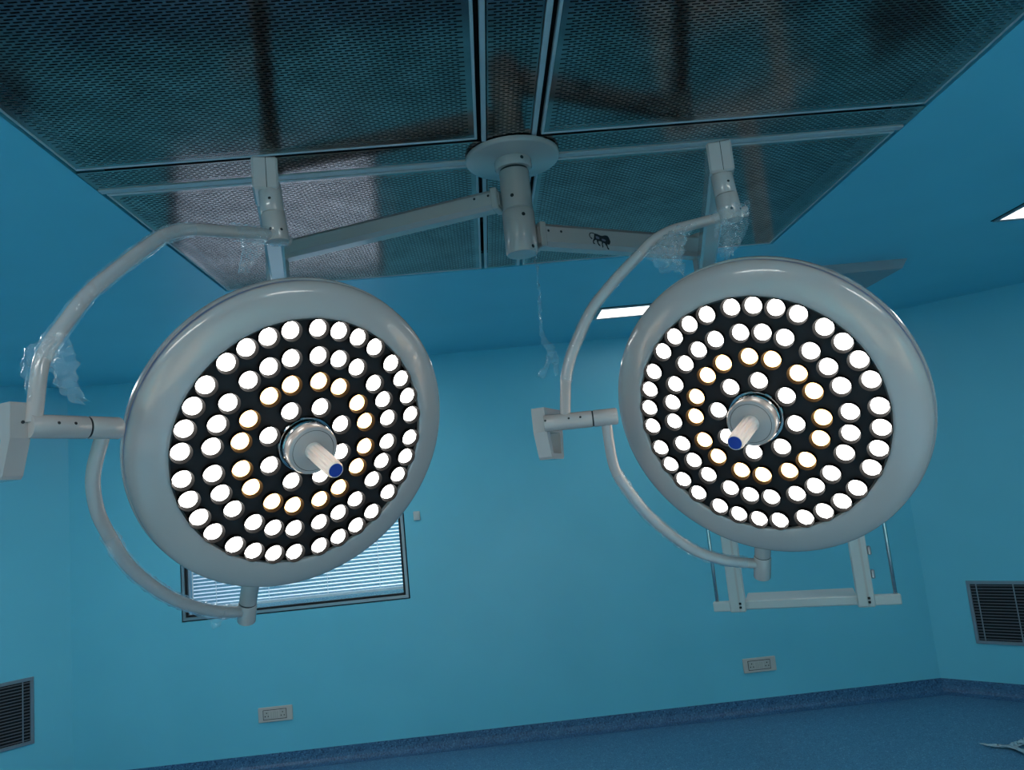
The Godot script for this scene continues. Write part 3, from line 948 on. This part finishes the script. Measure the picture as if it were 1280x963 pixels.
func pendant() -> void:
	var o := thing("ceiling_pendant", "white ceiling pendant with shelf, twin columns and chrome rods behind the lamp", "pendant")
	var d := Vector3(0.926, 0, 0.377).normalized()
	var f := Vector3(-0.377, 0, 0.926).normalized()
	var bs := Basis(d, Vector3.UP, f)
	var m := Vector3(1.74, 0, -4.45)
	for q in [[-0.366, "L"], [0.327, "R"]]:
		var u: float = q[0]
		var c := put("column", boxm(Vector3(0.090, 0.78, 0.075), 0.006), M.white_plastic, o, at(m + d * u + Vector3(0, 1.375, 0), bs))
		put("slot_groove", boxm(Vector3(0.012, 0.77, 0.003)), M.plate, c, at(Vector3(0.012, 0.0, 0.0372)))
		for k in 2:
			put("bolt", boxm(Vector3(0.014, 0.014, 0.004), 0.003), M.ink, c, at(Vector3(0.016, -0.340 - 0.022 * k, 0.0395)))
		var sg := signf(u)
		var e := 0.504 * sg
		put("side_bracket", boxm(Vector3(absf(e - u) - 0.040, 0.056, 0.045), 0.005), M.white_plastic, o, at(m + d * ((e + u) / 2 + 0.022 * sg) + Vector3(0, 1.020, 0) + f * 0.01, bs))
		cyl("chrome_rod", m + d * (sg * 0.482) + Vector3(0, 1.045, 0) + f * 0.01, m + d * (sg * 0.482) + Vector3(0, 1.75, 0) + f * 0.01, 0.010, M.chrome, o, 0.002, 16)
		put("top_bracket", boxm(Vector3(absf(e - u) - 0.040, 0.05, 0.045), 0.005), M.white_plastic, o, at(m + d * ((e + u) / 2 + 0.022 * sg) + Vector3(0, 1.74, 0) + f * 0.01, bs))
	for k in 2:
		put("clamp_knob", boxm(Vector3(0.022, 0.05, 0.03), 0.006), M.alu, o, at(m + d * 0.384 + Vector3(0, 1.16 + 0.13 * k, 0), bs))
	put("shelf", boxm(Vector3(0.61, 0.052, 0.30), 0.006), M.white_plastic, o, at(m + d * -0.02 + Vector3(0, 1.022, 0) - f * 0.13, bs))
	put("head_beam", boxm(Vector3(0.80, 0.12, 0.12), 0.01), M.white_plastic, o, at(m + d * -0.02 + Vector3(0, 1.83, 0), bs))
	cyl("drop_tube", m + Vector3(0.10, 1.86, -0.02), m + Vector3(0.10, 2.90, -0.02), 0.055, M.white_plastic, o, 0.004)
	# canopy on the ceiling with sloping ends
	var b := MB.new()
	var x0 := 1.50
	var x1 := 2.592
	var za := -4.72
	var zb := -4.272
	var y0 := HC - 0.055
	var sl := 0.035
	var tp := [Vector3(x0, HC, za), Vector3(x1, HC, za), Vector3(x1, HC, zb), Vector3(x0, HC, zb)]
	var bt := [Vector3(x0 + sl, y0, za + 0.01), Vector3(x1 - sl, y0, za + 0.01), Vector3(x1 - sl, y0, zb - 0.008), Vector3(x0 + sl, y0, zb - 0.008)]
	b.flat4(bt[0], bt[1], bt[2], bt[3], Vector3.DOWN)
	var cen := Vector3((x0 + x1) / 2, HC, (za + zb) / 2)
	for i in 4:
		var j := (i + 1) % 4
		b.flat4(tp[i], tp[j], bt[j], bt[i], (tp[i] + tp[j]) / 2 - cen)
	put("ceiling_canopy", b.mesh(), M.canopy, o)

func film(called: String, label: String, sheets: Array, amp: float, seedn: int) -> void:
	var b := MB.new()
	for i in sheets.size():
		b.sheet(pts(sheets[i][0]), pts(sheets[i][1]), 26, 14, amp, seedn + i, 42.0)
	tag(put(called, b.mesh(), M.film, self), label, "plastic film", "clear protective film left on the lamps")

func sleeve(parent: Node3D, label: String, path: Array, r: float, wob: float, seedn: int) -> void:
	var b := MB.new()
	b.tube(path, r, 20, 9, false, wob, seedn)
	put("film_sleeve", b.mesh(), M.film, parent).set_meta("label", label)

func films() -> void:
	var lamp_a: Node3D = get_node("surgical_light")
	var lamp_b: Node3D = get_node("surgical_light_001")
	sleeve(lamp_a, "crinkled clear film wrapped along the upper curved tube of the lamp near the window", pts([[-0.571,2.415,-1.555],[-0.597,2.396,-1.516],[-0.622,2.363,-1.478],[-0.677,2.268,-1.395],[-0.698,2.226,-1.364],[-0.714,2.182,-1.339],[-0.730,2.138,-1.316],[-0.739,2.105,-1.303]]), 0.0150, 0.0045, 5)
	sleeve(lamp_a, "crinkled clear film around the horizontal end of the upper tube near the window", pts([[-0.430,2.456,-1.764],[-0.464,2.450,-1.714],[-0.490,2.443,-1.675],[-0.514,2.435,-1.639]]), 0.0175, 0.006, 7)
	sleeve(lamp_a, "crinkled clear film wrapped along the lower curved tube crossing the window corner", pts([[-0.730,1.800,-1.498],[-0.727,1.747,-1.552],[-0.716,1.701,-1.612],[-0.694,1.652,-1.692],[-0.665,1.617,-1.769],[-0.635,1.597,-1.833],[-0.615,1.589,-1.873]]), 0.0145, 0.0045, 9)
	sleeve(lamp_b, "crinkled clear film wrapped along the lower curved tube in front of the pendant", pts([[0.320,1.825,-1.889],[0.348,1.777,-1.909],[0.394,1.714,-1.935],[0.453,1.655,-1.957],[0.509,1.612,-1.972],[0.564,1.586,-1.979],[0.640,1.567,-1.980]]), 0.0145, 0.0045, 13)
	sleeve(lamp_b, "thin clear film on the upper curved tube above the narrow ceiling light", pts([[0.429,2.357,-1.815],[0.352,2.290,-1.823],[0.296,2.231,-1.829],[0.257,2.168,-1.833],[0.230,2.115,-1.836],[0.212,2.060,-1.837]]), 0.0142, 0.0025, 15)
	film("plastic_film", "torn clear film sheet hanging from the tube beside the window lamp", [[[[-0.719,2.148,-1.285],[-0.762,2.111,-1.285],[-0.762,2.070,-1.285],[-0.746,2.032,-1.285]],[[-0.711,2.138,-1.285],[-0.733,2.101,-1.285],[-0.736,2.067,-1.285],[-0.741,2.027,-1.285]]], [[[-0.719,2.145,-1.300],[-0.725,2.103,-1.300],[-0.720,2.064,-1.300],[-0.697,2.034,-1.300],[-0.668,2.018,-1.300]],[[-0.692,2.145,-1.300],[-0.682,2.113,-1.300],[-0.677,2.082,-1.300],[-0.676,2.050,-1.300],[-0.658,2.025,-1.300]]]], 0.008, 31)
	film("plastic_film", "clear film scrap dangling from the spindle of the lamp near the window", [[[[-0.512,2.441,-1.690],[-0.512,2.399,-1.690],[-0.520,2.352,-1.690]],[[-0.447,2.439,-1.690],[-0.463,2.399,-1.690],[-0.506,2.347,-1.690]]]], 0.007, 37)
	film("plastic_film", "short clear film flap on the lower tube left of the window", [[[[-0.742,1.795,-1.500],[-0.735,1.767,-1.500],[-0.730,1.755,-1.500]],[[-0.733,1.800,-1.500],[-0.722,1.769,-1.500],[-0.716,1.757,-1.500]]]], 0.003, 39)
	film("plastic_film", "small frayed film tuft under the tube at the window's lower corner", [[[[-0.674,1.601,-1.820],[-0.664,1.579,-1.820],[-0.657,1.567,-1.820]],[[-0.623,1.600,-1.820],[-0.628,1.582,-1.820],[-0.643,1.566,-1.820]]]], 0.008, 41)
	film("plastic_film", "baggy crumpled clear film hanging below the emblem arm's end", [[[[0.529,2.405,-1.790],[0.464,2.375,-1.790],[0.437,2.351,-1.790],[0.465,2.314,-1.790],[0.474,2.293,-1.790]],[[0.578,2.413,-1.790],[0.545,2.379,-1.790],[0.528,2.339,-1.790],[0.524,2.310,-1.790],[0.533,2.283,-1.790]]], [[[0.519,2.400,-1.775],[0.470,2.370,-1.770],[0.447,2.341,-1.770],[0.485,2.310,-1.770]],[[0.560,2.405,-1.775],[0.535,2.379,-1.770],[0.520,2.335,-1.770],[0.514,2.308,-1.770]]]], 0.014, 43)
	film("plastic_film", "bunched clear film wrapped round the spindle above the pendant-side lamp", [[[[0.592,2.424,-1.745],[0.603,2.376,-1.745],[0.601,2.332,-1.745],[0.605,2.306,-1.745]],[[0.695,2.444,-1.745],[0.684,2.390,-1.745],[0.671,2.358,-1.745],[0.629,2.310,-1.745]]], [[[0.612,2.400,-1.735],[0.611,2.342,-1.735],[0.613,2.295,-1.735]],[[0.643,2.395,-1.735],[0.634,2.340,-1.735],[0.624,2.290,-1.735]]]], 0.012, 47)
	film("plastic_film", "long thin film strand hanging down from the ceiling column", [[[[0.221,2.590,-2.415],[0.221,2.440,-2.400],[0.213,2.347,-2.400],[0.212,2.281,-2.400],[0.227,2.227,-2.400],[0.189,2.165,-2.400]],[[0.226,2.590,-2.415],[0.228,2.439,-2.400],[0.220,2.346,-2.400],[0.232,2.279,-2.400],[0.254,2.242,-2.400],[0.209,2.152,-2.400]]], [[[0.223,2.240,-2.400],[0.240,2.207,-2.400],[0.246,2.165,-2.400]],[[0.245,2.249,-2.400],[0.262,2.215,-2.400],[0.256,2.158,-2.400]]]], 0.010, 53)

func small_things() -> void:
	M.alu_dim = mat(Color(0.42, 0.43, 0.46), 0.5, 0.3)
	M.white_dim = mat(Color(0.76, 0.73, 0.70), 0.45)
	var s := sqrt(0.5)
	# grilles: distance along the angled wall from its corner with the back wall
	var gl := Vector3(CL.x, 0, CL.y) + Vector3(-s, 0, s) * (0.245 + 0.30)
	grille(gl + Vector3(s, 0, s) * 0.0005 + Vector3(0, 0.630, 0), Vector3(s, 0, s), 0.60, 0.452, "slatted air grille cut off at the photo's edge, below the lamp with film-wrapped tube", [0.23, 0.0, -0.23])
	var gr := Vector3(CR.x, 0, CR.y) + Vector3(s, 0, s) * (0.285 + 0.30)
	grille(gr + Vector3(-s, 0, s) * 0.0005 + Vector3(0, 0.604, 0), Vector3(-s, 0, s), 0.60, 0.452, "slatted air grille on the angled wall beside the pendant", [0.0, 0.245, -0.235])
	socket(Vector3(-1.708, 0.381, ZB), "grey wall socket plate low on the wall below the window")
	socket(Vector3(1.905, 0.350, ZB), "grey wall socket plate low on the wall below the pendant shelf")
	var sw := thing("wall_switch", "tiny white switch plate on the wall beside the window", "wall switch", at(Vector3(-0.566, 1.707, ZB)))
	put("plate", boxm(Vector3(0.050, 0.068, 0.016), 0.004), M.white_plastic, sw, at(Vector3(0, 0, 0.008)))
	put("rocker", boxm(Vector3(0.026, 0.036, 0.004), 0.0015), M.white_plastic, sw, at(Vector3(0, 0, 0.0175)))
	# strip of packing plastic on the floor
	var b := MB.new()
	b.sheet(pts([[2.845, 0.012, -4.850], [2.905, 0.016, -4.800], [2.965, 0.014, -4.770], [3.04, 0.016, -4.80], [3.16, 0.016, -4.85]]), pts([[2.860, 0.012, -4.800], [2.912, 0.012, -4.745], [2.985, 0.014, -4.715], [3.06, 0.014, -4.740], [3.18, 0.014, -4.78]]), 8, 6, 0.008, 61)
	b.sheet(pts([[2.925, 0.012, -4.775], [2.955, 0.016, -4.70], [2.965, 0.014, -4.62], [2.99, 0.014, -4.52]]), pts([[2.965, 0.012, -4.765], [3.000, 0.014, -4.70], [3.02, 0.014, -4.64], [3.06, 0.014, -4.55]]), 8, 6, 0.008, 67)
	tag(put("packing_strip", b.mesh(), M.strip, self), "pale forked strip of packing plastic lying on the blue floor", "plastic strip")

func _ready() -> void:
	# camera
	var cam := Camera3D.new()
	cam.name = "camera"
	add_child(cam)
	var yaw := deg_to_rad(2.5)
	var pitch := deg_to_rad(8.12)
	var roll := deg_to_rad(5.7)
	var fw := Vector3(sin(yaw) * cos(pitch), sin(pitch), -cos(yaw) * cos(pitch))
	var r0 := fw.cross(Vector3.UP).normalized()
	var u0 := r0.cross(fw)
	var rt := r0 * cos(roll) - u0 * sin(roll)
	var up := u0 * cos(roll) + r0 * sin(roll)
	cam.transform = Transform3D(Basis(rt, up, -fw), Vector3(0, 1.80, 0))
	cam.fov = rad_to_deg(2.0 * atan(481.5 / 950.0))
	cam.near = 0.05
	cam.far = 200.0
	cam.current = true
	# daylight outside the window
	var we := WorldEnvironment.new()
	we.name = "environment"
	var e := Environment.new()
	e.background_mode = Environment.BG_SKY
	var sk := Sky.new()
	var sm := ProceduralSkyMaterial.new()
	sm.sky_top_color = Color(0.30, 0.52, 0.80)
	sm.sky_horizon_color = Color(0.60, 0.78, 0.90)
	sm.ground_bottom_color = Color(0.16, 0.36, 0.48)
	sm.ground_horizon_color = Color(0.25, 0.57, 0.74)
	sk.sky_material = sm
	e.sky = sk
	e.background_energy_multiplier = 1.0
	e.tonemap_mode = Environment.TONE_MAPPER_LINEAR
	e.tonemap_exposure = 1.0
	e.sdfgi_enabled = true
	e.ssao_enabled = true
	e.ssil_enabled = true
	we.environment = e
	add_child(we)
	var sun := DirectionalLight3D.new()
	sun.name = "sun"
	sun.light_energy = 1.6
	sun.light_color = Color(0.82, 0.92, 1.0)
	sun.light_angular_distance = 0.6
	sun.shadow_enabled = true
	sun.sky_mode = DirectionalLight3D.SKY_MODE_LIGHT_ONLY
	add_child(sun)
	sun.look_at_from_position(Vector3(-2.6, 8.0, -11.0), Vector3(-1.5, 1.6, -6.0))
	materials()
	M.strip = mat(Color(0.70, 0.80, 0.84), 0.35)
	# slim ceiling lights
	light_panel(Vector2(1.43, -4.995), Vector2(1.20, 0.31), 0.28, "slim glowing ceiling light partly hidden by the lamp near the pendant")
	light_panel(Vector2(2.855, -3.08), Vector2(0.29, 1.20), 0.75, "slim glowing ceiling light cut off at the photo's edge")
	light_panel(Vector2(-1.28, -4.995), Vector2(1.20, 0.31), 0.6, "slim ceiling light hidden behind the lamp in front of the window")
	light_panel(Vector2(-2.75, -3.10), Vector2(0.29, 1.20), 2.0, "slim ceiling light outside the view beyond the window-side lamp")
	light_panel(Vector2(-1.10, 0.10), Vector2(1.20, 0.31), 1.4, "slim ceiling light behind the viewer on the window side")
	light_panel(Vector2(1.46, 0.10), Vector2(1.20, 0.31), 1.4, "slim ceiling light behind the viewer on the pendant side")
	setting()
	window()
	diffuser()
	lamps()
	pendant()
	small_things()
	films()
